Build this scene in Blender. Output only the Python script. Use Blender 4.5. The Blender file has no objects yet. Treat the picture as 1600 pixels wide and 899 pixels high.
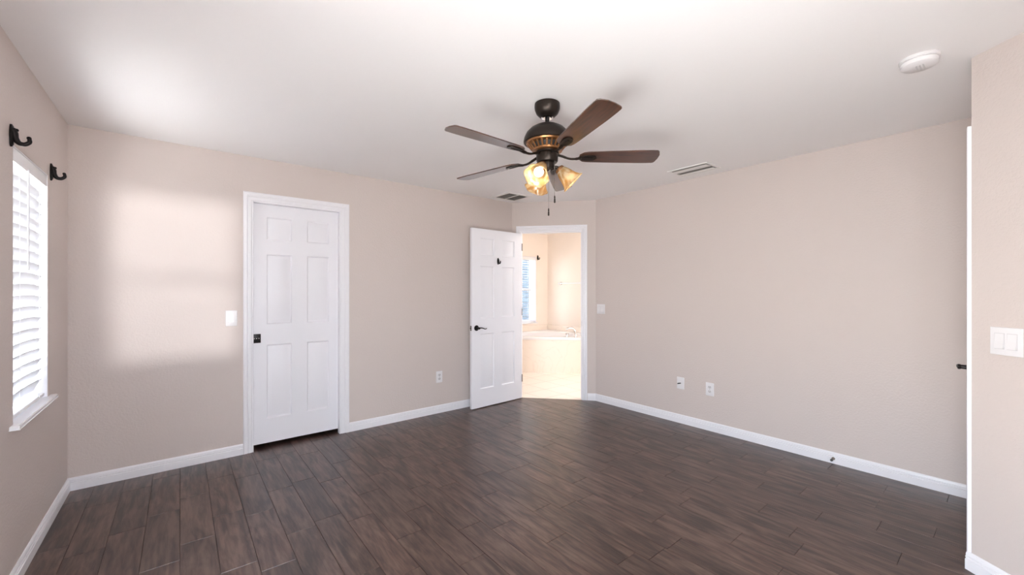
import bpy, bmesh, math, random
from mathutils import Matrix, Vector, Euler
random.seed(7)
R = math.radians
S = bpy.context.scene
COL = S.collection

# ------------------------------------------------------------------ camera
YAW = 0.6823
F_PX, CX, CY, HC = 636.75, 799.63, 455.37, 1.3296
cam_d = bpy.data.cameras.new('camera')
cam = bpy.data.objects.new('camera', cam_d)
COL.objects.link(cam)
cam.location = (0, 0, HC)
cam.rotation_euler = (R(90), 0, -YAW)
cam_d.sensor_fit = 'HORIZONTAL'
cam_d.sensor_width = 36
cam_d.lens = F_PX / 1600 * 36
cam_d.shift_x = (800 - CX) / 1600
cam_d.shift_y = (CY - 449.5) / 1600
cam_d.clip_start = 0.02
S.camera = cam

# ------------------------------------------------------------------ light
WORLD_STRENGTH = 14.0
GROUND_RATIO = 1.1
BULB_W = 0.40
BATH_FILL_W = 15.0
SUN_W = 1.15
EXPOSURE = 1.22
w = bpy.data.worlds.new('sky')
S.world = w
w.use_nodes = True
bg = w.node_tree.nodes['Background']
nt = w.node_tree                                # bright overcast sky above, brighter half added below it to lift the ceiling
_tc = nt.nodes.new('ShaderNodeTexCoord'); _sx = nt.nodes.new('ShaderNodeSeparateXYZ'); _rp = nt.nodes.new('ShaderNodeValToRGB')
_mr = nt.nodes.new('ShaderNodeMapRange'); _mr.inputs[1].default_value = -1; _mr.inputs[2].default_value = 1
nt.links.new(_tc.outputs['Generated'], _sx.inputs[0]); nt.links.new(_sx.outputs['Z'], _mr.inputs[0]); nt.links.new(_mr.outputs[0], _rp.inputs[0])
_rp.color_ramp.elements[0].position = 0.47; _rp.color_ramp.elements[0].color = (1.0, 0.97, 0.95, 1)
_rp.color_ramp.elements[1].position = 0.53; _rp.color_ramp.elements[1].color = (0.90 / GROUND_RATIO, 0.96 / GROUND_RATIO, 1.06 / GROUND_RATIO, 1)
nt.links.new(_rp.outputs[0], bg.inputs[0])
bg.inputs[1].default_value = WORLD_STRENGTH * GROUND_RATIO
S.view_settings.view_transform = 'Standard'
S.view_settings.look = 'None'
S.view_settings.gamma = 1
S.view_settings.use_curve_mapping = False
S.view_settings.exposure = EXPOSURE
S.cycles.use_denoising = True
S.cycles.max_bounces = 14
S.cycles.diffuse_bounces = 9
S.cycles.glossy_bounces = 5
S.cycles.transparent_max_bounces = 16
S.cycles.sample_clamp_indirect = 6.0
S.cycles.caustics_reflective = False
S.cycles.caustics_refractive = False

sun_d = bpy.data.lights.new('sun', 'SUN')
sun_d.energy = SUN_W
sun_d.angle = R(2.4)
sun_d.color = (1, 0.98, 0.97)
sun = bpy.data.objects.new('sun', sun_d)
COL.objects.link(sun)
sun.rotation_euler = Vector((-0.0935, 0.9956, -0.014)).to_track_quat('-Z', 'Y').to_euler()


def portal(name, loc, direction, sx, sy):
    d = bpy.data.lights.new(name, 'AREA')
    d.shape = 'RECTANGLE'
    d.size, d.size_y = sx, sy
    d.cycles.is_portal = True
    o = bpy.data.objects.new(name, d)
    COL.objects.link(o)
    o.location = loc
    o.rotation_euler = Vector(direction).to_track_quat('-Z', 'Y').to_euler()
    return o


# ------------------------------------------------------------------ plan (metres)
H = 2.44
XC, YA, XB = -0.5837, 3.9644, 3.9197          # left, back, right wall faces
C2, C3 = 3.2299, 3.2026                        # diagonal bathroom wall: (C2,YA) to (XB,C3)
DX, DY = 2.9192, 0.1255                        # outside corner of the entry wall
PHI = 0.6663
YR = -0.50                                     # rear wall face
XBR, YBB = 5.590, 5.767                        # bathroom right and back walls
T = 0.115
HB = 0.085
Lc = math.hypot(XB - C2, C3 - YA)
CD = Vector(((XB - C2) / Lc, (C3 - YA) / Lc, 0))   # along the diagonal wall
CN = Vector((CD.y, -CD.x, 0))                      # into the bedroom
DD = Vector((-math.sin(PHI), -math.cos(PHI), 0))
DN = Vector((DD.y, -DD.x, 0))
if DN.x > 0:
    DN = -DN
WZ0, WZ1 = 0.735, 1.985                        # window opening heights
WY0, WY1 = 2.829, 3.447                        # left window opening along the wall
BX0, BX1 = 4.640, 5.285                        # bathroom window opening along the wall
RY0, RY1, RZ0, RZ1 = -0.46, 0.98, 0.04, 1.14      # unseen window added in the left wall to light the right wall
portal('daylight_left', (XC - 0.30, (WY0 + WY1) / 2, 1.36), (1, 0, 0), 0.9, 1.5)
QX0, QX1, QZ0, QZ1 = -0.02, 0.85, 0.82, 2.17        # unseen rear window, placed to throw the sun patch on the back wall
portal('daylight_rear', ((QX0 + QX1) / 2, YR - 0.25, 1.4), (0, 1, 0), 1.0, 1.4)
portal('daylight_added_left', (XC - 0.30, (RY0 + RY1) / 2, (RZ0 + RZ1) / 2), (1, 0, 0), 1.7, 1.6)
portal('daylight_bath', ((BX0 + BX1) / 2, YBB + 0.30, 1.36), (0, -1, 0), 0.9, 1.5)
portal('daylight_bath_side', (XBR + 0.30, 3.30, 1.55), (-1, 0, 0), 0.9, 1.0)


# ------------------------------------------------------------------ materials
def mat(name, col, rough=0.5, metal=0.0, spec=0.5, coat=0.0):
    m = bpy.data.materials.new(name)
    m.use_nodes = True
    b = m.node_tree.nodes['Principled BSDF']
    b.inputs['Base Color'].default_value = (*col, 1)
    b.inputs['Roughness'].default_value = rough
    b.inputs['Metallic'].default_value = metal
    b.inputs['Specular IOR Level'].default_value = spec
    b.inputs['Coat Weight'].default_value = coat
    return m


def nd(m, t, **kw):
    n = m.node_tree.nodes.new(t)
    for k, v in kw.items():
        setattr(n, k, v)
    return n


def lk(m, a, b):
    m.node_tree.links.new(a, b)


def bsdf(m):
    return m.node_tree.nodes['Principled BSDF']


def add_bump(m, scale, strength, dist=0.002, detail=3, coord='Object', stretch=(1, 1, 1)):
    tc = nd(m, 'ShaderNodeTexCoord')
    mp = nd(m, 'ShaderNodeMapping')
    mp.inputs['Scale'].default_value = stretch
    nz = nd(m, 'ShaderNodeTexNoise')
    nz.inputs['Scale'].default_value = scale
    nz.inputs['Detail'].default_value = detail
    bp = nd(m, 'ShaderNodeBump')
    bp.inputs['Strength'].default_value = strength
    bp.inputs['Distance'].default_value = dist
    lk(m, tc.outputs[coord], mp.inputs[0])
    lk(m, mp.outputs[0], nz.inputs['Vector'])
    lk(m, nz.outputs['Fac'], bp.inputs['Height'])
    lk(m, bp.outputs[0], bsdf(m).inputs['Normal'])
    return nz


M = {}
M['wall'] = mat('taupe_paint', (0.60, 0.530, 0.50), 0.55, spec=0.35)
add_bump(M['wall'], 75, 0.55, 0.0035, 4)
M['ceiling'] = mat('ceiling_paint', (0.84, 0.825, 0.83), 0.5, spec=0.45)
add_bump(M['ceiling'], 60, 0.15, 0.002, 3)
M['bath_wall'] = mat('cream_paint', (0.86, 0.785, 0.71), 0.6, spec=0.3)
add_bump(M['bath_wall'], 75, 0.4, 0.003, 3)
M['trim'] = mat('white_trim_paint', (0.80, 0.795, 0.83), 0.32)
M['door'] = mat('white_door_paint', (0.81, 0.805, 0.845), 0.38)
M['plate'] = mat('white_plastic', (0.74, 0.725, 0.735), 0.35)
M['plate_d'] = mat('pale_grey_plastic', (0.60, 0.585, 0.595), 0.4)
M['slot'] = mat('dark_slot', (0.03, 0.03, 0.03), 0.6)
M['black'] = mat('black_metal', (0.012, 0.010, 0.010), 0.32, 0.7)
M['bronze'] = mat('oil_rubbed_bronze', (0.030, 0.022, 0.018), 0.38, 0.75)
M['copper_glow'] = mat('copper_bulb_glow', (0.30, 0.14, 0.055), 0.35, 0.8)  # lamp holder metal; on the vent ring it stands for bulb light on bronze
M['chrome'] = mat('chrome', (0.75, 0.75, 0.76), 0.12, 1.0)
M['nickel'] = mat('dark_nickel', (0.25, 0.22, 0.20), 0.3, 1.0)
M['vinyl'] = mat('white_vinyl', (0.88, 0.88, 0.90), 0.4)
M['sill'] = mat('white_marble_sill', (0.86, 0.86, 0.88), 0.2)
M['tub'] = mat('cream_marble_tub', (0.90, 0.83, 0.76), 0.2)
M['grey'] = mat('grille_grey', (0.34, 0.32, 0.30), 0.7)
M['grille'] = mat('white_grille', (0.80, 0.78, 0.77), 0.45)
M['siding'] = mat('blue_grey_siding', (0.05, 0.075, 0.10), 0.8)
M['rubber'] = mat('rubber', (0.08, 0.08, 0.08), 0.7)
M['dark'] = mat('closet_dark', (0.25, 0.22, 0.2), 0.9)

# marble veins on the tub apron
m = M['tub']
tc = nd(m, 'ShaderNodeTexCoord'); nz = nd(m, 'ShaderNodeTexNoise'); rp = nd(m, 'ShaderNodeValToRGB')
nz.inputs['Scale'].default_value = 2.2; nz.inputs['Detail'].default_value = 6; nz.inputs['Distortion'].default_value = 1.8
rp.color_ramp.elements[0].position = 0.47; rp.color_ramp.elements[0].color = (0.88, 0.80, 0.72, 1)
rp.color_ramp.elements[1].position = 0.53; rp.color_ramp.elements[1].color = (0.88, 0.80, 0.72, 1)
e = rp.color_ramp.elements.new(0.5); e.color = (0.83, 0.75, 0.67, 1)
lk(m, tc.outputs['Object'], nz.inputs['Vector']); lk(m, nz.outputs['Fac'], rp.inputs[0]); lk(m, rp.outputs[0], bsdf(m).inputs['Base Color'])

# siding courses
m = M['siding']
tc = nd(m, 'ShaderNodeTexCoord'); nz = nd(m, 'ShaderNodeTexNoise'); rp = nd(m, 'ShaderNodeValToRGB')
nz.inputs['Scale'].default_value = 5; nz.inputs['Detail'].default_value = 5
rp.color_ramp.elements[0].position = 0.35; rp.color_ramp.elements[0].color = (0.022, 0.037, 0.052, 1)
rp.color_ramp.elements[1].position = 0.6; rp.color_ramp.elements[1].color = (0.038, 0.060, 0.080, 1)
lk(m, tc.outputs['Object'], nz.inputs['Vector']); lk(m, nz.outputs['Fac'], rp.inputs[0]); lk(m, rp.outputs[0], bsdf(m).inputs['Base Color'])


# plank floor: wood-look porcelain
def make_floor_mat():
    m = mat('walnut_look_tile', (0.07, 0.045, 0.038), 0.36, spec=0.8)
    b = bsdf(m)
    at = nd(m, 'ShaderNodeAttribute', attribute_name='plank')
    tc = nd(m, 'ShaderNodeTexCoord')
    wv = nd(m, 'ShaderNodeCombineXYZ')
    mul = nd(m, 'ShaderNodeMath', operation='MULTIPLY'); mul.inputs[1].default_value = 37.0
    lk(m, at.outputs['Fac'], mul.inputs[0])
    add = nd(m, 'ShaderNodeVectorMath', operation='ADD')
    lk(m, mul.outputs[0], wv.inputs[0]); lk(m, mul.outputs[0], wv.inputs[1]); lk(m, mul.outputs[0], wv.inputs[2])
    lk(m, tc.outputs['Object'], add.inputs[0]); lk(m, wv.outputs[0], add.inputs[1])
    mp = nd(m, 'ShaderNodeMapping'); mp.inputs['Scale'].default_value = (1, 0.10, 1)
    lk(m, add.outputs[0], mp.inputs[0])
    g = nd(m, 'ShaderNodeTexNoise')                       # long streaks
    g.inputs['Scale'].default_value = 42; g.inputs['Detail'].default_value = 7; g.inputs['Roughness'].default_value = 0.62; g.inputs['Distortion'].default_value = 0.4
    lk(m, mp.outputs[0], g.inputs['Vector'])
    mp2 = nd(m, 'ShaderNodeMapping'); mp2.inputs['Scale'].default_value = (1, 0.22, 1)
    lk(m, add.outputs[0], mp2.inputs[0])
    k = nd(m, 'ShaderNodeTexNoise')                       # cathedral swirls
    k.inputs['Scale'].default_value = 9; k.inputs['Detail'].default_value = 4; k.inputs['Distortion'].default_value = 2.2
    lk(m, mp2.outputs[0], k.inputs['Vector'])
    mixn = nd(m, 'ShaderNodeMix', data_type='FLOAT'); mixn.inputs[0].default_value = 0.45
    lk(m, g.outputs['Fac'], mixn.inputs[2]); lk(m, k.outputs['Fac'], mixn.inputs[3])
    rp = nd(m, 'ShaderNodeValToRGB')
    rp.color_ramp.elements[0].position = 0.41; rp.color_ramp.elements[0].color = (0.022, 0.0105, 0.0080, 1)
    rp.color_ramp.elements[1].position = 0.61; rp.color_ramp.elements[1].color = (0.122, 0.078, 0.061, 1)
    e = rp.color_ramp.elements.new(0.5); e.color = (0.068, 0.037, 0.0285, 1)
    lk(m, mixn.outputs[0], rp.inputs[0])
    hsv = nd(m, 'ShaderNodeHueSaturation')
    mr = nd(m, 'ShaderNodeMapRange'); mr.inputs[3].default_value = 0.84; mr.inputs[4].default_value = 1.16
    lk(m, at.outputs['Fac'], mr.inputs[0]); lk(m, mr.outputs[0], hsv.inputs['Value'])
    lk(m, rp.outputs[0], hsv.inputs['Color']); lk(m, hsv.outputs[0], b.inputs['Base Color'])
    mp3 = nd(m, 'ShaderNodeMapping'); mp3.inputs['Scale'].default_value = (1, 0.05, 1)
    lk(m, add.outputs[0], mp3.inputs[0])
    em = nd(m, 'ShaderNodeTexNoise'); em.inputs['Scale'].default_value = 75; em.inputs['Detail'].default_value = 4; em.inputs['Distortion'].default_value = 0.8
    lk(m, mp3.outputs[0], em.inputs['Vector'])
    hm = nd(m, 'ShaderNodeMix', data_type='FLOAT'); hm.inputs[0].default_value = 0.6
    lk(m, mixn.outputs[0], hm.inputs[2]); lk(m, em.outputs['Fac'], hm.inputs[3])
    bp = nd(m, 'ShaderNodeBump'); bp.inputs['Strength'].default_value = 0.42; bp.inputs['Distance'].default_value = 0.0025
    lk(m, hm.outputs[0], bp.inputs['Height']); lk(m, bp.outputs[0], b.inputs['Normal'])
    rr = nd(m, 'ShaderNodeMapRange'); rr.inputs[3].default_value = 0.29; rr.inputs[4].default_value = 0.36
    lk(m, g.outputs['Fac'], rr.inputs[0]); lk(m, rr.outputs[0], b.inputs['Roughness'])
    return m


M['floor'] = make_floor_mat()
M['grout'] = mat('dark_grout', (0.045, 0.033, 0.029), 0.8)


def make_bath_tile():
    m = mat('cream_floor_tile', (0.80, 0.70, 0.60), 0.3)
    tc = nd(m, 'ShaderNodeTexCoord'); mp = nd(m, 'ShaderNodeMapping'); br = nd(m, 'ShaderNodeTexBrick')
    mp.inputs['Location'].default_value = (-4.17 / 0.335 * 0.335, -4.005, 0)
    br.offset = 0.0; br.squash = 1.0
    br.inputs['Color1'].default_value = (0.84, 0.755, 0.675, 1); br.inputs['Color2'].default_value = (0.87, 0.79, 0.71, 1)
    br.inputs['Mortar'].default_value = (0.60, 0.53, 0.47, 1)
    br.inputs['Scale'].default_value = 1.0; br.inputs['Mortar Size'].default_value = 0.006
    br.inputs['Brick Width'].default_value = 0.335; br.inputs['Row Height'].default_value = 0.335
    lk(m, tc.outputs['Object'], mp.inputs[0]); lk(m, mp.outputs[0], br.inputs['Vector']); lk(m, br.outputs['Color'], bsdf(m).inputs['Base Color'])
    return m


M['bath_tile'] = make_bath_tile()


def make_blade_mat():
    m = mat('walnut_blade', (0.10, 0.032, 0.014), 0.28, spec=0.6, coat=0.9)
    bsdf(m).inputs['Coat Roughness'].default_value = 0.26
    tc = nd(m, 'ShaderNodeTexCoord'); mp = nd(m, 'ShaderNodeMapping'); nz = nd(m, 'ShaderNodeTexNoise'); rp = nd(m, 'ShaderNodeValToRGB')
    mp.inputs['Scale'].default_value = (0.12, 1, 1)
    nz.inputs['Scale'].default_value = 60; nz.inputs['Detail'].default_value = 5
    rp.color_ramp.elements[0].position = 0.35; rp.color_ramp.elements[0].color = (0.026, 0.010, 0.006, 1)
    rp.color_ramp.elements[1].position = 0.7; rp.color_ramp.elements[1].color = (0.085, 0.028, 0.013, 1)
    lk(m, tc.outputs['Object'], mp.inputs[0]); lk(m, mp.outputs[0], nz.inputs['Vector']); lk(m, nz.outputs['Fac'], rp.inputs[0]); lk(m, rp.outputs[0], bsdf(m).inputs['Base Color'])
    return m


M['blade'] = make_blade_mat()


def make_shade_mat():
    m = bpy.data.materials.new('amber_marbled_glass'); m.use_nodes = True
    nt = m.node_tree; nt.nodes.remove(nt.nodes['Principled BSDF']); out = nt.nodes['Material Output']
    tc = nd(m, 'ShaderNodeTexCoord'); nz = nd(m, 'ShaderNodeTexNoise'); rp = nd(m, 'ShaderNodeValToRGB')
    nz.inputs['Scale'].default_value = 16; nz.inputs['Detail'].default_value = 5; nz.inputs['Distortion'].default_value = 1.6
    rp.color_ramp.elements[0].position = 0.38; rp.color_ramp.elements[0].color = (0.44, 0.28, 0.12, 1)
    rp.color_ramp.elements[1].position = 0.58; rp.color_ramp.elements[1].color = (0.60, 0.51, 0.35, 1)
    tr = nd(m, 'ShaderNodeBsdfTranslucent'); df = nd(m, 'ShaderNodeBsdfDiffuse'); gl = nd(m, 'ShaderNodeBsdfGlossy')
    gl.inputs['Roughness'].default_value = 0.15
    m1 = nd(m, 'ShaderNodeMixShader'); m1.inputs[0].default_value = 0.45
    m2 = nd(m, 'ShaderNodeMixShader'); m2.inputs[0].default_value = 0.06
    lk(m, tc.outputs['Object'], nz.inputs['Vector']); lk(m, nz.outputs['Fac'], rp.inputs[0])
    lk(m, rp.outputs[0], tr.inputs[0]); lk(m, rp.outputs[0], df.inputs[0])
    lk(m, tr.outputs[0], m1.inputs[1]); lk(m, df.outputs[0], m1.inputs[2]); lk(m, m1.outputs[0], m2.inputs[1]); lk(m, gl.outputs[0], m2.inputs[2])
    lk(m, m2.outputs[0], out.inputs[0])
    return m


M['shade'] = make_shade_mat()


def make_slat_mat():
    m = bpy.data.materials.new('white_faux_wood_slat'); m.use_nodes = True
    nt = m.node_tree; b = nt.nodes['Principled BSDF']; out = nt.nodes['Material Output']
    b.inputs['Base Color'].default_value = (0.67, 0.67, 0.69, 1); b.inputs['Roughness'].default_value = 0.4
    tr = nd(m, 'ShaderNodeBsdfTranslucent'); tr.inputs[0].default_value = (0.95, 0.95, 0.97, 1)
    mx = nd(m, 'ShaderNodeMixShader'); mx.inputs[0].default_value = 0.10
    lk(m, b.outputs[0], mx.inputs[1]); lk(m, tr.outputs[0], mx.inputs[2]); lk(m, mx.outputs[0], out.inputs[0])
    return m


M['slat'] = make_slat_mat()


def make_glass():
    m = bpy.data.materials.new('window_glass'); m.use_nodes = True
    nt = m.node_tree; nt.nodes.remove(nt.nodes['Principled BSDF']); out = nt.nodes['Material Output']
    tp = nd(m, 'ShaderNodeBsdfTransparent'); tp.inputs[0].default_value = (0.95, 0.97, 0.97, 1)
    gl = nd(m, 'ShaderNodeBsdfGlossy'); gl.inputs['Roughness'].default_value = 0.02
    mx = nd(m, 'ShaderNodeMixShader'); mx.inputs[0].default_value = 0.05
    lk(m, tp.outputs[0], mx.inputs[1]); lk(m, gl.outputs[0], mx.inputs[2]); lk(m, mx.outputs[0], out.inputs[0])
    return m


M['glass'] = make_glass()
M['tinted'] = make_glass()
M['tinted'].name = 'tinted_glass'
next(n for n in M['tinted'].node_tree.nodes if n.type == 'BSDF_TRANSPARENT').inputs[0].default_value = (0.80, 0.81, 0.81, 1)  # tint added to cut sky light through the rear window
m = mat('lit_bulb', (1, 0.9, 0.75), 0.4)
bsdf(m).inputs['Emission Color'].default_value = (1, 0.86, 0.62, 1)
bsdf(m).inputs['Emission Strength'].default_value = 1.5
M['bulb'] = m


M['dimmed'] = make_glass()
M['dimmed'].name = 'dimmed_glass'
next(n for n in M['dimmed'].node_tree.nodes if n.type == 'BSDF_TRANSPARENT').inputs[0].default_value = (0.55, 0.555, 0.56, 1)  # pane darkened to cut daylight into the bathroom


# ------------------------------------------------------------------ helpers
def link(name, bm, material, parent=None, smooth=40, kind=None):
    me = bpy.data.meshes.new(name)
    bmesh.ops.recalc_face_normals(bm, faces=bm.faces)
    bm.to_mesh(me); bm.free()
    if smooth:
        me.shade_smooth()
        me.set_sharp_from_angle(angle=R(smooth))
    me.materials.append(M[material] if isinstance(material, str) else material)
    o = bpy.data.objects.new(name, me)
    COL.objects.link(o)
    if parent:
        o.parent = parent
    if kind:
        o['kind'] = kind
    return o


def thing(name, label, cat, loc=(0, 0, 0), rotz=0.0, group=None, kind=None, rot=None):
    o = bpy.data.objects.new(name, None)
    o.empty_display_size = 0.1
    COL.objects.link(o)
    o.location = loc
    o.rotation_euler = rot if rot else (0, 0, rotz)
    tag(o, label, cat, group, kind)
    return o


def tag(o, label, cat, group=None, kind=None):
    o['label'] = label; o['category'] = cat
    if group: o['group'] = group
    if kind: o['kind'] = kind
    return o


def box(bm, x0, x1, y0, y1, z0, z1, mx=None, bev=0.0, seg=2):
    vs = [bm.verts.new((x, y, z)) for x in (x0, x1) for y in (y0, y1) for z in (z0, z1)]
    fs = [bm.faces.new([vs[i] for i in f]) for f in ((0, 1, 3, 2), (4, 6, 7, 5), (0, 4, 5, 1), (2, 3, 7, 6), (0, 2, 6, 4), (1, 5, 7, 3))]
    if bev:
        es = list({e for f in fs for e in f.edges})
        r = bmesh.ops.bevel(bm, geom=es, offset=bev, segments=seg, affect='EDGES', profile=0.5)
        vs = list({v for f in r['faces'] for v in f.verts} | {v for v in vs if v.is_valid})
    if mx is not None:
        bmesh.ops.transform(bm, matrix=mx, verts=[v for v in vs if v.is_valid])
    return vs


def lathe(bm, prof, n=40, mx=None, wave=None, cap=True):
    rings = []
    for i, (r, z) in enumerate(prof):
        ring = []
        for k in range(n):
            a = 2 * math.pi * k / n
            rr = r
            if wave:
                rr = r + wave(i, a)
            v = Vector((rr * math.cos(a), rr * math.sin(a), z))
            if mx is not None: v = mx @ v
            ring.append(bm.verts.new(v))
        rings.append(ring)
    for a, b in zip(rings, rings[1:]):
        for k in range(n):
            bm.faces.new((a[k], a[(k + 1) % n], b[(k + 1) % n], b[k]))
    if cap:
        for r_ in (rings[0], rings[-1]):
            bm.faces.new(r_)
    return rings


def tube(bm, pts, rad, n=12, cap=True, mx=None, flat=1.0):
    pts = [Vector(p) for p in pts]
    rads = rad if isinstance(rad, (list, tuple)) else [rad] * len(pts)
    rings = []
    up0 = None
    for i, p in enumerate(pts):
        t = (pts[min(i + 1, len(pts) - 1)] - pts[max(i - 1, 0)]).normalized()
        if up0 is None:
            up0 = Vector((0, 0, 1)) if abs(t.z) < 0.9 else Vector((1, 0, 0))
        s = t.cross(up0).normalized(); u = s.cross(t).normalized(); up0 = u
        ring = []
        for k in range(n):
            a = 2 * math.pi * k / n
            v = p + rads[i] * (math.cos(a) * s + flat * math.sin(a) * u)
            if mx is not None: v = mx @ v
            ring.append(bm.verts.new(v))
        rings.append(ring)
    for a, b in zip(rings, rings[1:]):
        for k in range(n):
            bm.faces.new((a[k], a[(k + 1) % n], b[(k + 1) % n], b[k]))
    if cap:
        bm.faces.new(rings[0]); bm.faces.new(rings[-1])


def spline(ctrl, n=8):
    P = [Vector(c) for c in ctrl]
    P = [2 * P[0] - P[1]] + P + [2 * P[-1] - P[-2]]
    out = []
    for i in range(1, len(P) - 2):
        for k in range(n):
            t = k / n
            a, b, c, d = P[i - 1], P[i], P[i + 1], P[i + 2]
            out.append(0.5 * ((2 * b) + (c - a) * t + (2 * a - 5 * b + 4 * c - d) * t * t + (3 * b - a - 3 * c + d) * t ** 3))
    out.append(P[-2])
    return out


def prism(bm, poly, z0, z1, mx=None):
    a = [bm.verts.new((x, y, z0)) for x, y in poly]; b = [bm.verts.new((x, y, z1)) for x, y in poly]
    n = len(poly)
    bm.faces.new(a); bm.faces.new(b)
    for i in range(n):
        bm.faces.new((a[i], a[(i + 1) % n], b[(i + 1) % n], b[i]))
    if mx is not None:
        bmesh.ops.transform(bm, matrix=mx, verts=a + b)


def frame_mx(origin, along, normal):
    """local x along the wall, local y out of the wall into the room, z up"""
    a, nrm = Vector(along), Vector(normal)
    return Matrix(((a.x, nrm.x, 0, origin[0]), (a.y, nrm.y, 0, origin[1]), (0, 0, 1, origin[2] if len(origin) > 2 else 0), (0, 0, 0, 1)))


def wall(name, p0, along, normal, s0, s1, openings=(), thick=T, top=H, material='wall', ztop=None):
    """solid wall whose room face runs s0..s1 from p0; openings are (sa, sb, za, zb)"""
    bm = bmesh.new(); mx = frame_mx(p0, along, normal)
    cuts = sorted({s0, s1, *[o[0] for o in openings], *[o[1] for o in openings]})
    for a, b in zip(cuts, cuts[1:]):
        mid = (a + b) / 2
        op = [o for o in openings if o[0] < mid < o[1]]
        if not op:
            box(bm, a, b, -thick, 0, 0, top, mx)
        else:
            o = op[0]
            if o[2] > 0: box(bm, a, b, -thick, 0, 0, o[2], mx)
            if o[3] < top: box(bm, a, b, -thick, 0, o[3], top, mx)
    bmesh.ops.remove_doubles(bm, verts=bm.verts, dist=1e-5)
    return link(name, bm, material, smooth=0, kind='structure')


BASE_PROF = [(0, 0), (0.014, 0), (0.014, 0.049), (0.0095, 0.0515), (0.0095, 0.0545), (0.0125, 0.0565), (0.0125, 0.0625), (0.009, 0.0645), (0.009, 0.067), (0.0105, 0.069), (0.0085, 0.078), (0.004, HB), (0, HB)]


def baseboard(name, p0, along, normal, s0, s1, m0=0.0, m1=0.0):
    """m0/m1: tangent of the mitre at each end (shift of s per unit of depth)"""
    bm = bmesh.new(); mx = frame_mx(p0, along, normal)
    a = [bm.verts.new(mx @ Vector((s0 + m0 * t, t, z))) for t, z in BASE_PROF]
    b = [bm.verts.new(mx @ Vector((s1 + m1 * t, t, z))) for t, z in BASE_PROF]
    n = len(a)
    for i in range(n):
        bm.faces.new((a[i], a[(i + 1) % n], b[(i + 1) % n], b[i]))
    bm.faces.new(a); bm.faces.new(b)
    return link(name, bm, 'trim', smooth=20, kind='structure')


def casing(bm, mx, x0, x1, z1, wl, wr, wt):
    """moulded door casing swept up, across and down; inner edges x0,x1,z1; widths left, right, top"""
    prof = [(0.0, 0), (0.0, 0.010), (0.06, 0.0115), (0.10, 0.0075), (0.16, 0.0075), (0.24, 0.012), (0.46, 0.0125), (0.52, 0.009), (0.58, 0.009), (0.66, 0.0145), (0.90, 0.016), (1.0, 0.013), (1.0, 0)]
    secs = []
    for k in range(4):
        ring = []
        for wf, t in prof:
            p = [(x0 - wf * wl, 0), (x0 - wf * wl, z1 + wf * wt), (x1 + wf * wr, z1 + wf * wt), (x1 + wf * wr, 0)][k]
            ring.append(bm.verts.new(mx @ Vector((p[0], t, p[1]))))
        secs.append(ring)
    n = len(prof)
    for a, b in zip(secs, secs[1:]):
        for i in range(n):
            bm.faces.new((a[i], a[(i + 1) % n], b[(i + 1) % n], b[i]))
    bm.faces.new(secs[0]); bm.faces.new(secs[-1])


def six_panel(width, height, thick, cols, rows):
    """door leaf: x 0..width, y 0 (front, faces -y) .. thick, moulded raised panels on both faces"""
    bm = bmesh.new()
    xs = [0] + [v for c in cols for v in c] + [width]
    zs = [0] + [v for r in rows for v in r] + [height]
    rings = [(0, 0), (0.009, 0.0105), (0.014, 0.0105), (0.042, 0.002)]
    for side in (0, 1):
        def P(x, z, d):
            return bm.verts.new((x, d if side == 0 else thick - d, z))
        for i in range(len(xs) - 1):
            for j in range(len(zs) - 1):
                xa, xb, za, zb = xs[i], xs[i + 1], zs[j], zs[j + 1]
                if i % 2 == 1 and j % 2 == 1:
                    prev = None
                    for ins, d in rings:
                        r_ = [P(xa + ins, za + ins, d), P(xb - ins, za + ins, d), P(xb - ins, zb - ins, d), P(xa + ins, zb - ins, d)]
                        if prev:
                            for k in range(4):
                                bm.faces.new((prev[k], prev[(k + 1) % 4], r_[(k + 1) % 4], r_[k]))
                        prev = r_
                    bm.faces.new(prev)
                else:
                    bm.faces.new((P(xa, za, 0), P(xb, za, 0), P(xb, zb, 0), P(xa, zb, 0)))
    for i in range(len(xs) - 1):
        for z in (0, height):
            bm.faces.new([bm.verts.new(v) for v in ((xs[i], 0, z), (xs[i + 1], 0, z), (xs[i + 1], thick, z), (xs[i], thick, z))])
    for j in range(len(zs) - 1):
        for x in (0, width):
            bm.faces.new([bm.verts.new(v) for v in ((x, 0, zs[j]), (x, 0, zs[j + 1]), (x, thick, zs[j + 1]), (x, thick, zs[j]))])
    bmesh.ops.remove_doubles(bm, verts=bm.verts, dist=1e-5)
    return bm


# ------------------------------------------------------------------ structure: floor
def clip_half(poly, p, nrm):
    out = []
    for i in range(len(poly)):
        a, b = Vector(poly[i]), Vector(poly[(i + 1) % len(poly)])
        da, db = (a - p).dot(nrm), (b - p).dot(nrm)
        if da >= 0: out.append(tuple(a))
        if da * db < 0: out.append(tuple(a + (b - a) * (da / (da - db))))
    return out


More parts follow.
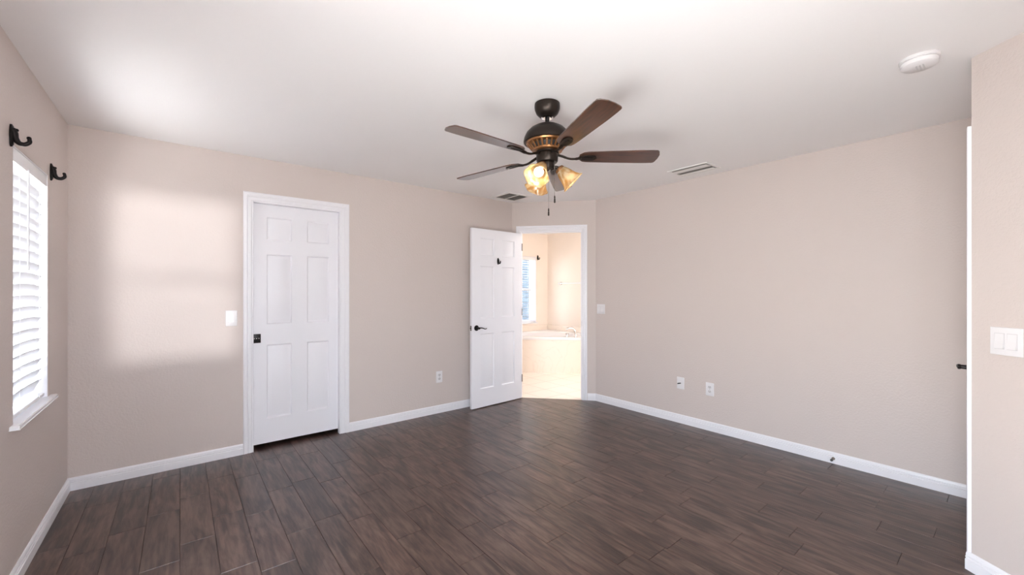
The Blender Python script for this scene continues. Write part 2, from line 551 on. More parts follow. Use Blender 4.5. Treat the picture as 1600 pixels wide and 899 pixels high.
CP = Vector((C2, YA)); CN2 = Vector((CN.x, CN.y))
bm = bmesh.new()
lay = bm.faces.layers.float.new('plank')
offs = {-1: 1.825, 0: 1.749, -2: 1.552, -3: 1.837, -4: 1.943, -5: 1.690, 2: 1.921, 3: 2.165, 4: 1.920}
PW, PL, GAP = 0.150, 0.612, 0.0007
for k in range(-17, 16):
    x0 = 1.797 + PW * k; x1 = x0 + PW
    y = offs.get(k, random.uniform(0, PL))
    y -= math.ceil((y + 0.8) / PL) * PL
    ymax = 4.75 if x1 < 1.7 else YA + 0.05
    while y < ymax:
        poly = [(x0 + GAP, y + GAP), (x1 - GAP, y + GAP), (x1 - GAP, min(y + PL, ymax) - GAP), (x0 + GAP, min(y + PL, ymax) - GAP)]
        poly = clip_half(poly, CP - CN2 * 0.004, CN2)
        if len(poly) >= 3:
            rv = random.random()
            e = 0.0009
            c = Vector((sum(p[0] for p in poly) / len(poly), sum(p[1] for p in poly) / len(poly)))
            top = [bm.verts.new((p[0] + (e if p[0] < c.x else -e), p[1] + (e if p[1] < c.y else -e), 0)) for p in poly]
            low = [bm.verts.new((p[0], p[1], -0.0016)) for p in poly]
            f = [bm.faces.new(top)]
            for i in range(len(top)):
                f.append(bm.faces.new((top[i], low[i], low[(i + 1) % len(top)], top[(i + 1) % len(top)])))
            for ff in f: ff[lay] = rv
        y += PL
floor = link('floor', bm, 'floor', smooth=0, kind='structure')
bm = bmesh.new(); box(bm, XC - 0.4, XBR + 0.4, YR - 0.3, YBB + 0.4, -0.12, -0.0035); link('floor_base', bm, 'grout', smooth=0, kind='structure')
bm = bmesh.new()
prism(bm, clip_half([(1.9, 1.9), (XBR + 0.1, 1.9), (XBR + 0.1, YBB + 0.1), (1.9, YBB + 0.1)], CP - CN2 * 0.004, -CN2), -0.003, 0.0)
link('floor_bath', bm, 'bath_tile', smooth=0, kind='structure')
bm = bmesh.new(); box(bm, XC - 0.3, XBR + 0.3, YR - 0.2, YBB + 0.3, H, H + 0.1); link('ceiling', bm, 'ceiling', smooth=0, kind='structure')

# ------------------------------------------------------------------ structure: walls
PX0, PX1, PZ1 = 0.447, 1.212, 2.095            # pocket-door rough opening in the back wall
wall('wall_left', (XC, 0), (0, 1, 0), (1, 0, 0), YR - T, YA + T, [(RY0, RY1, RZ0, RZ1), (WY0, WY1, WZ0 - 0.02, WZ1 + 0.005)], thick=0.20)
wall('wall_back', (0, YA), (1, 0, 0), (0, -1, 0), XC, C2 + 0.045, [(PX0, PX1, 0, PZ1)])
CS0, CS1, CZ1 = 0.112, 0.860, 2.072            # clear opening to the bathroom along the diagonal wall
wall('wall_corner', (C2, YA), CD, CN, 0, Lc, [(CS0 - 0.018, CS1 + 0.018, 0, CZ1 + 0.018)])
wall('wall_right', (XB, 0), (0, 1, 0), (-1, 0, 0), DY - T, C3 + 0.04)
LD = (DY - YR) / -DD.y
wall('wall_entry', (DX, DY), DD, DN, 0, LD + 0.1)
EX0, EX1 = DX + 0.062, DX + 0.062 + 0.79
wall('wall_entry_return', (0, DY), (1, 0, 0), (0, 1, 0), DX, XB, [(EX0, EX1, 0, 2.055)])
XRR = DX + DD.x * LD
wall('wall_rear', (0, YR), (1, 0, 0), (0, 1, 0), XC, XRR + 0.1, [(QX0, QX1, QZ0, QZ1)])
wall('wall_bath_back', (0, YBB), (1, 0, 0), (0, -1, 0), 1.9, XBR + T, [(BX0, BX1, WZ0 - 0.02, WZ1 + 0.005)], thick=0.2, material='bath_wall')
wall('wall_bath_right', (XBR, 0), (0, 1, 0), (-1, 0, 0), 1.9, YBB, [(2.95, 3.65, 1.15, 1.95)], thick=0.2, material='bath_wall')
wall('wall_bath_left', (1.9, 0), (0, 1, 0), (1, 0, 0), YA + T, YBB, material='bath_wall')
wall('wall_bath_front', (0, 2.0), (1, 0, 0), (0, 1, 0), XB + T, XBR, material='bath_wall')
wall('wall_closet_back', (0, 4.7), (1, 0, 0), (0, -1, 0), XC, 1.9 - T, material='dark')
wall('wall_closet_left', (0.0, 0), (0, 1, 0), (1, 0, 0), YA + T, 4.7, material='dark')
# hall wall closing the space behind the entry door
bm = bmesh.new(); box(bm, DX + 0.02, XB + T, DY - T - 0.05, DY - T - 0.005, 0, H); link('wall_hall', bm, 'wall', smooth=0, kind='structure')

# ------------------------------------------------------------------ structure: baseboards and casings
bt = 0.014
baseboard('baseboard_left', (XC, 0), (0, 1, 0), (1, 0, 0), YR, YA, m0=1, m1=-1)
baseboard('baseboard_back', (0, YA), (1, 0, 0), (0, -1, 0), XC, 0.395, m0=1)
baseboard('baseboard_back', (0, YA), (1, 0, 0), (0, -1, 0), 1.236, C2, m1=-0.45)
baseboard('baseboard_corner', (C2, YA), CD, CN, CS1 + 0.068, Lc, m1=-0.40)
baseboard('baseboard_right', (XB, 0), (0, 1, 0), (-1, 0, 0), DY, C3, m0=1, m1=-0.40)
baseboard('baseboard_entry', (DX, DY), DD, DN, -0.016, LD, m1=-0.3)
baseboard('baseboard_rear', (0, YR), (1, 0, 0), (0, 1, 0), XC, XRR, m0=1)

# closet casing with split pocket jambs
bm = bmesh.new(); mx = frame_mx((0, YA), (1, 0, 0), (0, -1, 0))
casing(bm, mx, 0.467, 1.149, 2.068, 0.071, 0.086, 0.080)
box(bm, PX0 + 0.001, 0.467, -0.044, 0.0, 0, 2.068, mx); box(bm, 1.149, 1.168, -0.044, 0.0, 0, 2.068, mx); box(bm, PX0 + 0.001, 1.168, -0.044, 0.0, 2.068, 2.088, mx)
link('trim_1', bm, 'trim', smooth=25, kind='structure')
# bathroom door casing and jambs
bm = bmesh.new(); mx = frame_mx((C2, YA), CD, CN)
casing(bm, mx, CS0 - 0.004, CS1 + 0.004, CZ1 + 0.004, 0.058, 0.060, 0.066)
box(bm, CS0 - 0.0175, CS0, -T, 0, 0, CZ1, mx); box(bm, CS1, CS1 + 0.0175, -T, 0, 0, CZ1, mx); box(bm, CS0 - 0.0175, CS1 + 0.0175, -T, 0, CZ1, CZ1 + 0.0175, mx)
box(bm, CS1 - 0.011, CS1, -0.085, -0.045, 0, CZ1, mx); box(bm, CS0, CS1 - 0.011, -0.085, -0.045, CZ1 - 0.011, CZ1, mx)
t2 = link('trim_2', bm, 'trim', smooth=25, kind='structure')
bm = bmesh.new(); box(bm, CS1 - 0.0015, CS1 + 0.001, -0.040, -0.004, 0.905, 0.962, mx)
link('strike_plate', bm, 'nickel', parent=t2)
# entry casing beyond the near corner, seen edge-on
bm = bmesh.new(); mx = frame_mx((0, DY), (1, 0, 0), (0, 1, 0))
casing(bm, mx, EX0 + 0.002, EX1 - 0.002, 2.053, 0.0635, 0.06, 0.0635)
link('trim_3', bm, 'trim', smooth=25, kind='structure')

# ------------------------------------------------------------------ windows
def single_hung(name, label, origin, along, normal, width, z0, z1, setback, sill_out, horn, fw, glass='glass'):
    """frame in the opening: local x 0..width, y out into the room, opening z0..z1"""
    mx = frame_mx(origin, along, normal)
    t = thing(name, label, 'window', kind='structure')
    bm = bmesh.new(); y0, y1 = -setback - 0.05, -setback
    for a in ((0, fw, z0, z1), (width - fw, width, z0, z1), (fw, width - fw, z1 - fw, z1), (fw, width - fw, z0, z0 + fw)):
        box(bm, a[0], a[1], y0, y1, a[2], a[3], mx, 0.003)
    link('frame', bm, 'vinyl', t)
    zm = (z0 + z1) / 2
    for nm, za, zb, yo in (('upper_sash', zm - 0.02, z1 - fw, -0.008), ('lower_sash', z0 + fw, zm + 0.02, 0.010)):
        bm = bmesh.new(); sw = fw * 0.9
        for a in ((fw, fw + sw, za, zb), (width - fw - sw, width - fw, za, zb), (fw + sw, width - fw - sw, zb - sw, zb), (fw + sw, width - fw - sw, za, za + sw)):
            box(bm, a[0], a[1], y0 + 0.015 + yo, y0 + 0.035 + yo, a[2], a[3], mx, 0.002)
        s = link(nm, bm, 'vinyl', t)
        bm = bmesh.new(); box(bm, fw + sw, width - fw - sw, y0 + 0.023 + yo, y0 + 0.026 + yo, za + sw, zb - sw, mx); link('pane', bm, glass, s, smooth=0)
    bm = bmesh.new()
    prism(bm, [(0, -setback), (width, -setback), (width, 0), (width + horn, 0), (width + horn, sill_out), (-horn, sill_out), (-horn, 0), (0, 0)], z0 - 0.020, z0, mx)
    bmesh.ops.bevel(bm, geom=[e for e in bm.edges], offset=0.003, segments=2, affect='EDGES')
    link('sill', bm, 'sill', t, smooth=30)
    # white painted reveal boards
    bm = bmesh.new()
    box(bm, 0, 0.006, -setback, -0.001, z0, z1, mx); box(bm, width - 0.006, width, -setback, -0.001, z0, z1, mx); box(bm, 0.006, width - 0.006, -setback, -0.001, z1 - 0.004, z1 + 0.004, mx)
    link('reveal', bm, 'trim', t)
    return t, mx


def blind(label, origin, along, normal, width, z0, z1, pitch, slat_w, tilt, arch, ycen, wand_x, group):
    mx = frame_mx(origin, along, normal)
    base = mx @ Vector((width / 2, ycen, z0))
    t = thing('window_blind', label, 'blind', base, group=group)
    inv = Matrix.Translation(-base) @ mx
    bm = bmesh.new(); box(bm, 0.010, width - 0.010, ycen - 0.028, ycen + 0.024, z1 - 0.052, z1 - 0.006, inv, 0.002); hr = link('headrail', bm, 'plate_d', t)
    bm = bmesh.new(); box(bm, 0.008, width - 0.008, ycen + 0.026, ycen + 0.034, z1 - 0.066, z1 - 0.005, inv, 0.002); link('valance', bm, 'vinyl', t)
    z = z1 - 0.085
    n = 0
    first = None
    while z > z0 + 0.045:
        if first is None:
            bm = bmesh.new(); NU, NV = 14, 4
            for face in (0, 1):
                grid = []
                for i in range(NU + 1):
                    u = i / NU; row = []
                    for j in range(NV + 1):
                        v = j / NV - 0.5
                        q = Vector((0, v * slat_w, 0.0022 * (1 - 4 * v * v) + (0.0014 if face else -0.0014)))
                        q = Matrix.Rotation(tilt, 3, 'X') @ q
                        row.append(bm.verts.new((0.013 + u * (width - 0.026), q.y, q.z + arch * (1 - (2 * u - 1) ** 2))))
                    grid.append(row)
                for i in range(NU):
                    for j in range(NV):
                        bm.faces.new((grid[i][j], grid[i + 1][j], grid[i + 1][j + 1], grid[i][j + 1]))
                if face == 0: g0 = grid
                else:
                    for i in range(NU):
                        for j in (0, NV): bm.faces.new((g0[i][j], g0[i + 1][j], grid[i + 1][j], grid[i][j]))
                    for j in range(NV):
                        for i in (0, NU): bm.faces.new((g0[i][j], g0[i][j + 1], grid[i][j + 1], grid[i][j]))
            bmesh.ops.transform(bm, matrix=Matrix.Translation(-base) @ mx @ Matrix.Translation((0, ycen, z0)), verts=bm.verts)
            first = link('slat', bm, 'slat', t, smooth=60); o = first
        else:
            o = first.copy(); COL.objects.link(o); o.parent = t
        o.location = (0, 0, z - z0)
        z -= pitch; n += 1
    bm = bmesh.new(); box(bm, 0.012, width - 0.012, ycen - 0.026, ycen + 0.026, z0 + 0.008, z0 + 0.026, inv, 0.004); link('bottom_rail', bm, 'vinyl', t)
    for fx in (0.22, 0.78):
        bm = bmesh.new()
        for yy in (-0.029, 0.029):
            tube(bm, [inv @ Vector((fx * width, ycen + yy, z0 + 0.02)), inv @ Vector((fx * width, ycen + yy, z1 - 0.05))], 0.0011, 6)
        link('ladder_cord', bm, 'vinyl', t)
    if wand_x is not None:
        bm = bmesh.new(); tube(bm, [inv @ Vector((wand_x, ycen + 0.036, z1 - 0.06)), inv @ Vector((wand_x, ycen + 0.036, z1 - 0.55))], 0.0038, 8)
        tube(bm, [inv @ Vector((wand_x, ycen + 0.030, z1 - 0.055)), inv @ Vector((wand_x, ycen + 0.036, z1 - 0.055)), inv @ Vector((wand_x, ycen + 0.036, z1 - 0.07))], 0.003, 8)
        link('tilt_wand', bm, 'plate_d', t)
    return t


single_hung('window_1', 'white-framed window with marble sill in the left wall', (XC, WY0), (0, 1, 0), (1, 0, 0), WY1 - WY0, WZ0, WZ1, 0.12, 0.030, 0.055, 0.038)
blind('white slatted blind lowered and almost closed in the left wall window', (XC, WY0), (0, 1, 0), (1, 0, 0), WY1 - WY0, WZ0, WZ1, 0.0575, 0.0705, R(66), 0.010, -0.036, 0.24, None)
single_hung('window_2', 'white-framed window above the corner bathtub in the bathroom', (BX1, YBB), (-1, 0, 0), (0, -1, 0), BX1 - BX0, WZ0, WZ1, 0.09, 0.025, 0.03, 0.024, 'dimmed')
blind('white slatted blind hanging open in the bathroom window above the tub', (BX1, YBB), (-1, 0, 0), (0, -1, 0), BX1 - BX0, WZ0, WZ1, 0.046, 0.050, R(1), 0.0, -0.050, None, None)
# unseen low window added beside the camera to let in side light
t = thing('added_window_left', 'unseen low window added in the left wall for side light', 'window', kind='structure')
bm = bmesh.new()
for a in ((RY0, RY0 + 0.04, RZ0, RZ1), (RY1 - 0.04, RY1, RZ0, RZ1), (RY0 + 0.04, RY1 - 0.04, RZ1 - 0.04, RZ1), (RY0 + 0.04, RY1 - 0.04, RZ0, RZ0 + 0.04), ((RY0 + RY1) / 2 - 0.02, (RY0 + RY1) / 2 + 0.02, RZ0 + 0.04, RZ1 - 0.04)):
    box(bm, XC - 0.15, XC - 0.10, a[0], a[1], a[2], a[3])
link('frame', bm, 'vinyl', t)
bm = bmesh.new(); box(bm, XC - 0.128, XC - 0.124, RY0 + 0.04, RY1 - 0.04, RZ0 + 0.04, RZ1 - 0.04); link('pane', bm, 'glass', t, smooth=0)
single_hung('added_window_rear', 'unseen white-framed rear window added to throw the sun patch', (QX0, YR), (1, 0, 0), (0, 1, 0), QX1 - QX0, QZ0, QZ1, 0.05, 0.02, 0.03, 0.038, 'tinted')
t = thing('added_window_bath', 'unseen window added in the right bathroom wall for more daylight', 'window', kind='structure')  # out of sight, added to brighten the bathroom
bm = bmesh.new()
for a in ((2.95, 2.99, 1.15, 1.95), (3.61, 3.65, 1.15, 1.95), (2.99, 3.61, 1.15, 1.19), (2.99, 3.61, 1.91, 1.95)):
    box(bm, XBR + 0.10, XBR + 0.15, a[0], a[1], a[2], a[3])
link('frame', bm, 'vinyl', t)
bm = bmesh.new(); box(bm, XBR + 0.12, XBR + 0.124, 2.99, 3.61, 1.19, 1.91); link('pane', bm, 'glass', t, smooth=0)

# ------------------------------------------------------------------ doors
rows = [(0.208, 0.836), (1.012, 1.608), (1.732, 1.926)]
d1 = thing('door_1', 'white six-panel pocket door with black edge pull, closed in the back wall', 'door', (0.452, YA + 0.052, 0.036), kind='structure')
link('leaf', six_panel(0.748, 2.040, 0.035, [(0.118, 0.310), (0.432, 0.618)], rows), 'door', d1, smooth=20)
bm = bmesh.new()
box(bm, 0.013, 0.074, -0.004, 0.001, 0.857, 0.933, None, 0.002)
pl = link('edge_pull', bm, 'black', d1); pl['label'] = 'black square pull plate'
bm = bmesh.new()
for xx in (0.028, 0.044, 0.060):
    lathe(bm, [(0.0035, 0), (0.0035, 0.002), (0.001, 0.0028)], 12, Matrix.Translation((xx, -0.0035, 0.895)) @ Matrix.Rotation(R(90), 4, 'X'))
link('screw', bm, 'chrome', pl)

# bathroom door: hinge on the left jamb, swung right back against the back wall
hx, hy = 3.281, 3.843
DWID = 0.762
ang2 = math.atan2(3.806 - hy, 2.520 - hx)     # direction of the leaf from its hinge
d2 = thing('door_2', 'white six-panel bathroom door with black lever, swung open against the back wall', 'door', (hx, hy, 0.010), kind='structure')
# local frame: x along the leaf from the hinge, y towards the room (visible face)
mxl = Matrix.Rotation(ang2 - math.pi, 4, 'Z')
def leafmx(): return mxl @ Matrix.Translation((-DWID, 0, 0))
bm = six_panel(DWID, 2.032, 0.035, [(0.118, 0.318), (0.440, 0.640)], rows); bmesh.ops.transform(bm, matrix=leafmx(), verts=bm.verts)
link('leaf', bm, 'door', d2, smooth=20)


def lever(mx, parent, mirror=1):
    bm = bmesh.new()
    lathe(bm, [(0.031, 0), (0.032, 0.004), (0.029, 0.009), (0.020, 0.012), (0.012, 0.015), (0.0105, 0.045), (0.013, 0.048), (0.013, 0.056), (0.006, 0.060)], 28, mx @ Matrix.Rotation(R(90), 4, 'X'))
    pts = spline([(0, -0.052, 0), (0.03 * mirror, -0.054, 0.003), (0.06 * mirror, -0.055, -0.004), (0.085 * mirror, -0.053, -0.012), (0.108 * mirror, -0.050, -0.008)], 6)
    tube(bm, pts, [0.010] * 6 + [0.0085] * 6 + [0.0075] * 6 + [0.0065] * (len(pts) - 18), 10, mx=mx, flat=0.75)
    o = link('lever_handle', bm, 'black', parent); o['label'] = 'black lever handle on round rose'
    return o


lever(leafmx() @ Matrix.Translation((0.062, 0, 0.905)), d2)
lever(leafmx() @ Matrix.Translation((0.062, 0.035, 0.905)) @ Matrix.Rotation(math.pi, 4, 'Z'), d2, -1)
bm = bmesh.new(); box(bm, -0.0012, 0.001, 0.006, 0.029, 0.877, 0.933, leafmx()); lp = link('latch_plate', bm, 'nickel', d2)
bm = bmesh.new(); box(bm, -0.009, 0.0, 0.011, 0.024, 0.899, 0.912, leafmx(), 0.002); box(bm, -0.003, 0.0, 0.012, 0.023, 0.882, 0.890, leafmx()); box(bm, -0.003, 0.0, 0.012, 0.023, 0.920, 0.928, leafmx()); link('latch', bm, 'black', lp)
for zz in (0.20, 1.02, 1.82):
    bm = bmesh.new(); tube(bm, [mxl @ Vector((0.006, -0.002 + 0.0, zz)), mxl @ Vector((0.006, -0.002, zz + 0.09))], 0.0055, 10); link('hinge', bm, 'nickel', d2)


def hook_bm(mx, s=1.0):
    """coat hook: local x along the wall, y out of the wall, plate 0.1 m tall centred on z"""
    bm = bmesh.new()
    n = 24; poly = []
    for k in range(n):
        a = 2 * math.pi * k / n
        poly.append((0.017 * math.cos(a) * s, 0.050 * math.sin(a) * s))
    for yo, sc in ((0.0, 1.0),):
        a = [bm.verts.new(mx @ Vector((x, 0, z))) for x, z in poly]
        b = [bm.verts.new(mx @ Vector((x, 0.006 * s, z))) for x, z in poly]
        c = [bm.verts.new(mx @ Vector((x * 0.7, 0.011 * s, z * 0.8))) for x, z in poly]
        bm.faces.new(a); bm.faces.new(c)
        for p, q in ((a, b), (b, c)):
            for i in range(n): bm.faces.new((p[i], p[(i + 1) % n], q[(i + 1) % n], q[i]))
    plate = bm
    bm2 = bmesh.new()
    pts = spline([(0, 0.004 * s, 0.028 * s), (0, 0.012 * s, 0.012 * s), (0, 0.015 * s, -0.010 * s), (0, 0.025 * s, -0.029 * s), (0, 0.042 * s, -0.032 * s), (0, 0.056 * s, -0.020 * s), (0, 0.056 * s, -0.006 * s)], 6)
    nn = len(pts)
    tube(bm2, pts, [(0.0135 - 0.0065 * i / nn) * s for i in range(nn)], 12, mx=mx)
    lathe(bm2, [(0.0005, -0.0085 * s), (0.006 * s, -0.006 * s), (0.0085 * s, 0), (0.006 * s, 0.006 * s), (0.0005, 0.0085 * s)], 14, mx @ Matrix.Translation((0, 0.055 * s, -0.002 * s)))
    lathe(bm2, [(0.0005, -0.007 * s), (0.005 * s, -0.005 * s), (0.007 * s, 0), (0.005 * s, 0.005 * s), (0.0005, 0.007 * s)], 14, mx @ Matrix.Translation((0, 0.019 * s, 0.026 * s)))
    tube(bm2, [mx @ Vector((0, 0.008 * s, 0.012 * s)), mx @ Vector((0, 0.019 * s, 0.026 * s))], 0.006 * s, 10)
    return plate, bm2


pb, hb = hook_bm(leafmx() @ Matrix.Translation((0.379, 0, 1.672)) @ Matrix.Rotation(math.pi, 4, 'Z'), 0.80)
h_ = link('robe_hook', pb, 'black', d2); h_['label'] = 'black robe hook'; link('prong', hb, 'black', h_)

# entry door in the hidden return beyond the near corner; only its lever shows
d3 = thing('door_3', 'entry door beyond the near right corner, only its black lever showing', 'door', (EX0, DY - 0.06, 0.010), kind='structure')
bm = six_panel(EX1 - EX0 - 0.006, 2.035, 0.035, [(0.118, 0.325), (0.455, 0.662)], rows)
bmesh.ops.transform(bm, matrix=Matrix.Translation((0.003, 0.020, 0)), verts=bm.verts)
link('leaf', bm, 'door', d3, smooth=20)
lever(Matrix.Translation((0.065, 0.055, 0.940)) @ Matrix.Rotation(math.pi, 4, 'Z'), d3, -1)


# ------------------------------------------------------------------ wall hooks, plates, small fittings
def wall_hook(label, loc, rotz, group=None):
    t = thing('wall_hook', label, 'hook', loc, rotz, group)
    a, b = hook_bm(Matrix.Identity(4)); link('back_plate', a, 'black', t); link('prong', b, 'black', t)
    return t


HG = 'curtain rod hooks'
wall_hook('black iron hook at the near top corner of the left window, nearer the camera', (XC, 2.790, 2.019), -math.pi / 2, HG)
wall_hook('black iron hook at the far top corner of the left window, nearer the room corner', (XC, 3.505, 2.019), -math.pi / 2, HG)
wall_hook('black hook beside the bathroom window above the tub', (5.325, YBB, 1.975), math.pi, HG)


def plate_bm(wd, hg, th=0.006):
    bm = bmesh.new(); box(bm, -wd / 2, wd / 2, 0, th, -hg / 2, hg / 2, None, 0.0025, 3); return bm


def rocker_switch(name, label, loc, rotz, wd, hg, n):
    t = thing(name, label, 'switch', loc, rotz)
    link('wall_plate', plate_bm(wd, hg), 'plate', t)
    for i in range(n):
        x = (i - (n - 1) / 2) * 0.046
        bm = bmesh.new(); box(bm, x - 0.0185, x + 0.0185, 0.0055, 0.0068, -0.036, 0.036); link('surround', bm, 'plate_d', t)
        bm = bmesh.new()
        a = [(0.0065, -0.033), (0.0120, -0.033), (0.0085, 0.0), (0.0072, 0.033), (0.0065, 0.033)]
        l = [bm.verts.new((x - 0.0165, y, z)) for y, z in a]; r = [bm.verts.new((x + 0.0165, y, z)) for y, z in a]
        bm.faces.new(l); bm.faces.new(r)
        for k in range(5): bm.faces.new((l[k], l[(k + 1) % 5], r[(k + 1) % 5], r[k]))
        link('rocker', bm, 'plate', t, smooth=0)
    return t


def outlet(label, loc, rotz, wd=0.076, hg=0.124):
    t = thing('outlet', label, 'outlet', loc, rotz, group='wall outlets')
    link('wall_plate', plate_bm(wd, hg), 'plate', t)
    for s in (-1, 1):
        bm = bmesh.new(); z = s * 0.021
        poly = [(0.0165 * math.cos(a), max(-0.0125, min(0.0125, 0.0165 * math.sin(a)))) for a in [2 * math.pi * k / 28 for k in range(28)]]
        prism(bm, poly, 0, 0.0022, Matrix.Translation((0, 0.008, z)) @ Matrix.Rotation(R(90), 4, 'X'))
        rc = link('receptacle', bm, 'plate_d', t)
        bm = bmesh.new()
        box(bm, -0.0075, -0.0050, 0.0078, 0.0084, z - 0.001, z + 0.008); box(bm, 0.0050, 0.0075, 0.0078, 0.0084, z - 0.001, z + 0.007)
        lathe(bm, [(0.0025, 0), (0.0025, 0.0006)], 10, Matrix.Translation((0, 0.0084, z - 0.0072)) @ Matrix.Rotation(R(90), 4, 'X'))
        link('slots', bm, 'slot', rc)
    bm = bmesh.new(); lathe(bm, [(0.003, 0), (0.003, 0.001), (0.001, 0.0016)], 10, Matrix.Translation((0, 0.006, 0)) @ Matrix.Rotation(R(-90), 4, 'X')); link('screw', bm, 'nickel', t)
    return t


rotA, rotB, rotD = math.pi, math.pi / 2, math.atan2(-DN.x, DN.y)
rocker_switch('light_switch', 'white rocker light switch left of the closed panel door', (0.316, YA, 1.112), rotA, 0.078, 0.126, 1)
rocker_switch('light_switch', 'white light switch plate on the right wall beside the bathroom doorway', (XB, 3.122, 1.116), rotB, 0.118, 0.114, 2)
ps = Vector((DX, DY, 1.107)) + DD * 0.1375
rocker_switch('light_switch', 'large white double rocker switch plate on the near right wall', ps, rotD, 0.118, 0.124, 2)
outlet('white outlet on the back wall left of the open bathroom door', (2.196, YA, 0.393), rotA)
outlet('white outlet low on the right wall, right of the cable plate', (XB, 1.825, 0.394), rotB)
t = thing('cable_plate', 'white cable outlet with a black stub, low on the right wall left of the outlet', 'outlet', (XB, 2.118, 0.402), rotB)
link('wall_plate', plate_bm(0.076, 0.118), 'plate', t)
bm = bmesh.new(); lathe(bm, [(0.0055, 0), (0.0055, 0.004), (0.0045, 0.004), (0.0045, 0.013)], 12, Matrix.Translation((0, 0.006, 0)) @ Matrix.Rotation(R(-90), 4, 'X')); link('connector', bm, 'nickel', t)
bm = bmesh.new(); tube(bm, spline([(0, 0.016, 0), (0.002, 0.026, 0.001), (0.007, 0.036, 0.0), (0.014, 0.041, -0.003)], 5), 0.0042, 10); link('cable_stub', bm, 'black', t)

# door stop on the right baseboard
t = thing('door_stop', 'small spring door stop on the right baseboard', 'door stop', (XB - bt, 0.875, 0.040), rotB)
bm = bmesh.new(); lathe(bm, [(0.011, 0), (0.011, 0.003), (0.005, 0.006)], 16, Matrix.Rotation(R(-90), 4, 'X')); link('base', bm, 'nickel', t)
bm = bmesh.new(); tube(bm, [(0.0055 * math.cos(a * 0.9), 0.004 + a * 0.0010, 0.0055 * math.sin(a * 0.9)) for a in range(0, 46)], 0.0013, 6); link('spring', bm, 'nickel', t)
bm = bmesh.new(); lathe(bm, [(0.0085, 0.044), (0.009, 0.050), (0.008, 0.058), (0.004, 0.061)], 16, Matrix.Rotation(R(-90), 4, 'X')); link('rubber_tip', bm, 'rubber', t)

# smoke detector
t = thing('smoke_detector', 'round white smoke detector on the ceiling near the right corner', 'smoke detector', (2.735, 0.283, H))
fl = Matrix.Rotation(math.pi, 4, 'X')
bm = bmesh.new(); lathe(bm, [(0.072, 0), (0.072, 0.010), (0.069, 0.013)], 48, fl); link('base', bm, 'plate', t)
bm = bmesh.new(); lathe(bm, [(0.064, 0.013), (0.066, 0.016), (0.068, 0.019), (0.066, 0.034), (0.058, 0.041), (0.0, 0.043)], 48, fl, cap=False); bmesh.ops.remove_doubles(bm, verts=bm.verts, dist=1e-5); link('cover', bm, 'plate', t)
bm = bmesh.new()
for k in range(3): box(bm, -0.030 + 0.0, 0.030, -0.018 + k * 0.012, -0.013 + k * 0.012, -0.0445, -0.0415)
link('vent_ribs', bm, 'plate_d', t)
bm = bmesh.new(); box(bm, -0.004, 0.004, -0.0685, -0.066, -0.030, -0.022, Matrix.Rotation(R(72), 4, 'Z')); link('indicator', bm, 'grey', t)

# ceiling supply register near the right wall
t = thing('ceiling_vent', 'white louvred air register on the ceiling beside the right wall', 'vent', (3.625, 1.835, H))
bm = bmesh.new(); a_, b_ = 0.130, 0.185
for q in ((-a_, a_, -b_, -b_ + 0.022), (-a_, a_, b_ - 0.022, b_), (-a_, -a_ + 0.022, -b_ + 0.022, b_ - 0.022), (a_ - 0.022, a_, -b_ + 0.022, b_ - 0.022)):
    box(bm, q[0], q[1], q[2], q[3], -0.008, 0, None, 0.002)
link('frame', bm, 'grille', t)
bm = bmesh.new(); box(bm, -a_ + 0.02, a_ - 0.02, -b_ + 0.02, b_ - 0.02, -0.002, -0.0005); link('throat', bm, 'grey', t)
for x in (-0.106, 0.026):
    bm = bmesh.new()
    wd = 0.088 if x < 0 else 0.060
    pr = [(x, -0.0165), (x + 0.35 * wd, -0.0165), (x + 0.7 * wd, -0.0150), (x + wd, -0.0110), (x + wd, -0.0085), (x + 0.7 * wd, -0.0125), (x + 0.35 * wd, -0.0140), (x, -0.0140)]
    l = [bm.verts.new((px, -b_ + 0.023, pz)) for px, pz in pr]; r = [bm.verts.new((px, b_ - 0.023, pz)) for px, pz in pr]
    bm.faces.new(l); bm.faces.new(r)
    for i in range(len(pr)): bm.faces.new((l[i], l[(i + 1) % len(pr)], r[(i + 1) % len(pr)], r[i]))
    link('louvre', bm, 'grille', t)

# return grille in the far corner
t = thing('ceiling_vent', 'square white air grille with two grey panels on the ceiling in the far corner', 'vent', (3.005, 3.700, H))
bm = bmesh.new(); a_, b_ = 0.172, 0.160
for q in ((-a_, a_, -b_, -b_ + 0.032), (-a_, a_, b_ - 0.032, b_), (-a_, -a_ + 0.034, -b_ + 0.032, b_ - 0.032), (a_ - 0.034, a_, -b_ + 0.032, b_ - 0.032), (-0.008, 0.008, -b_ + 0.032, b_ - 0.032)):
    box(bm, q[0], q[1], q[2], q[3], -0.010, 0, None, 0.002)
link('frame', bm, 'grille', t)
for s in (-1, 1):
    bm = bmesh.new()
    xa, xb = (0.008, a_ - 0.034) if s > 0 else (-a_ + 0.034, -0.008)
    box(bm, xa, xb, -b_ + 0.032, b_ - 0.032, -0.001, -0.0003)
    pn = link('core_panel', bm, 'grey', t)
    bm = bmesh.new(); nb = 15
    for k in range(nb):
        y = -b_ + 0.040 + k * (2 * b_ - 0.080) / (nb - 1)
        box(bm, xa, xb, -0.006, 0.006, -0.0006, 0.0006, Matrix.Translation((0, y, -0.006)) @ Matrix.Rotation(R(40), 4, 'X'))
    link('fins', bm, 'grey', pn, smooth=0)

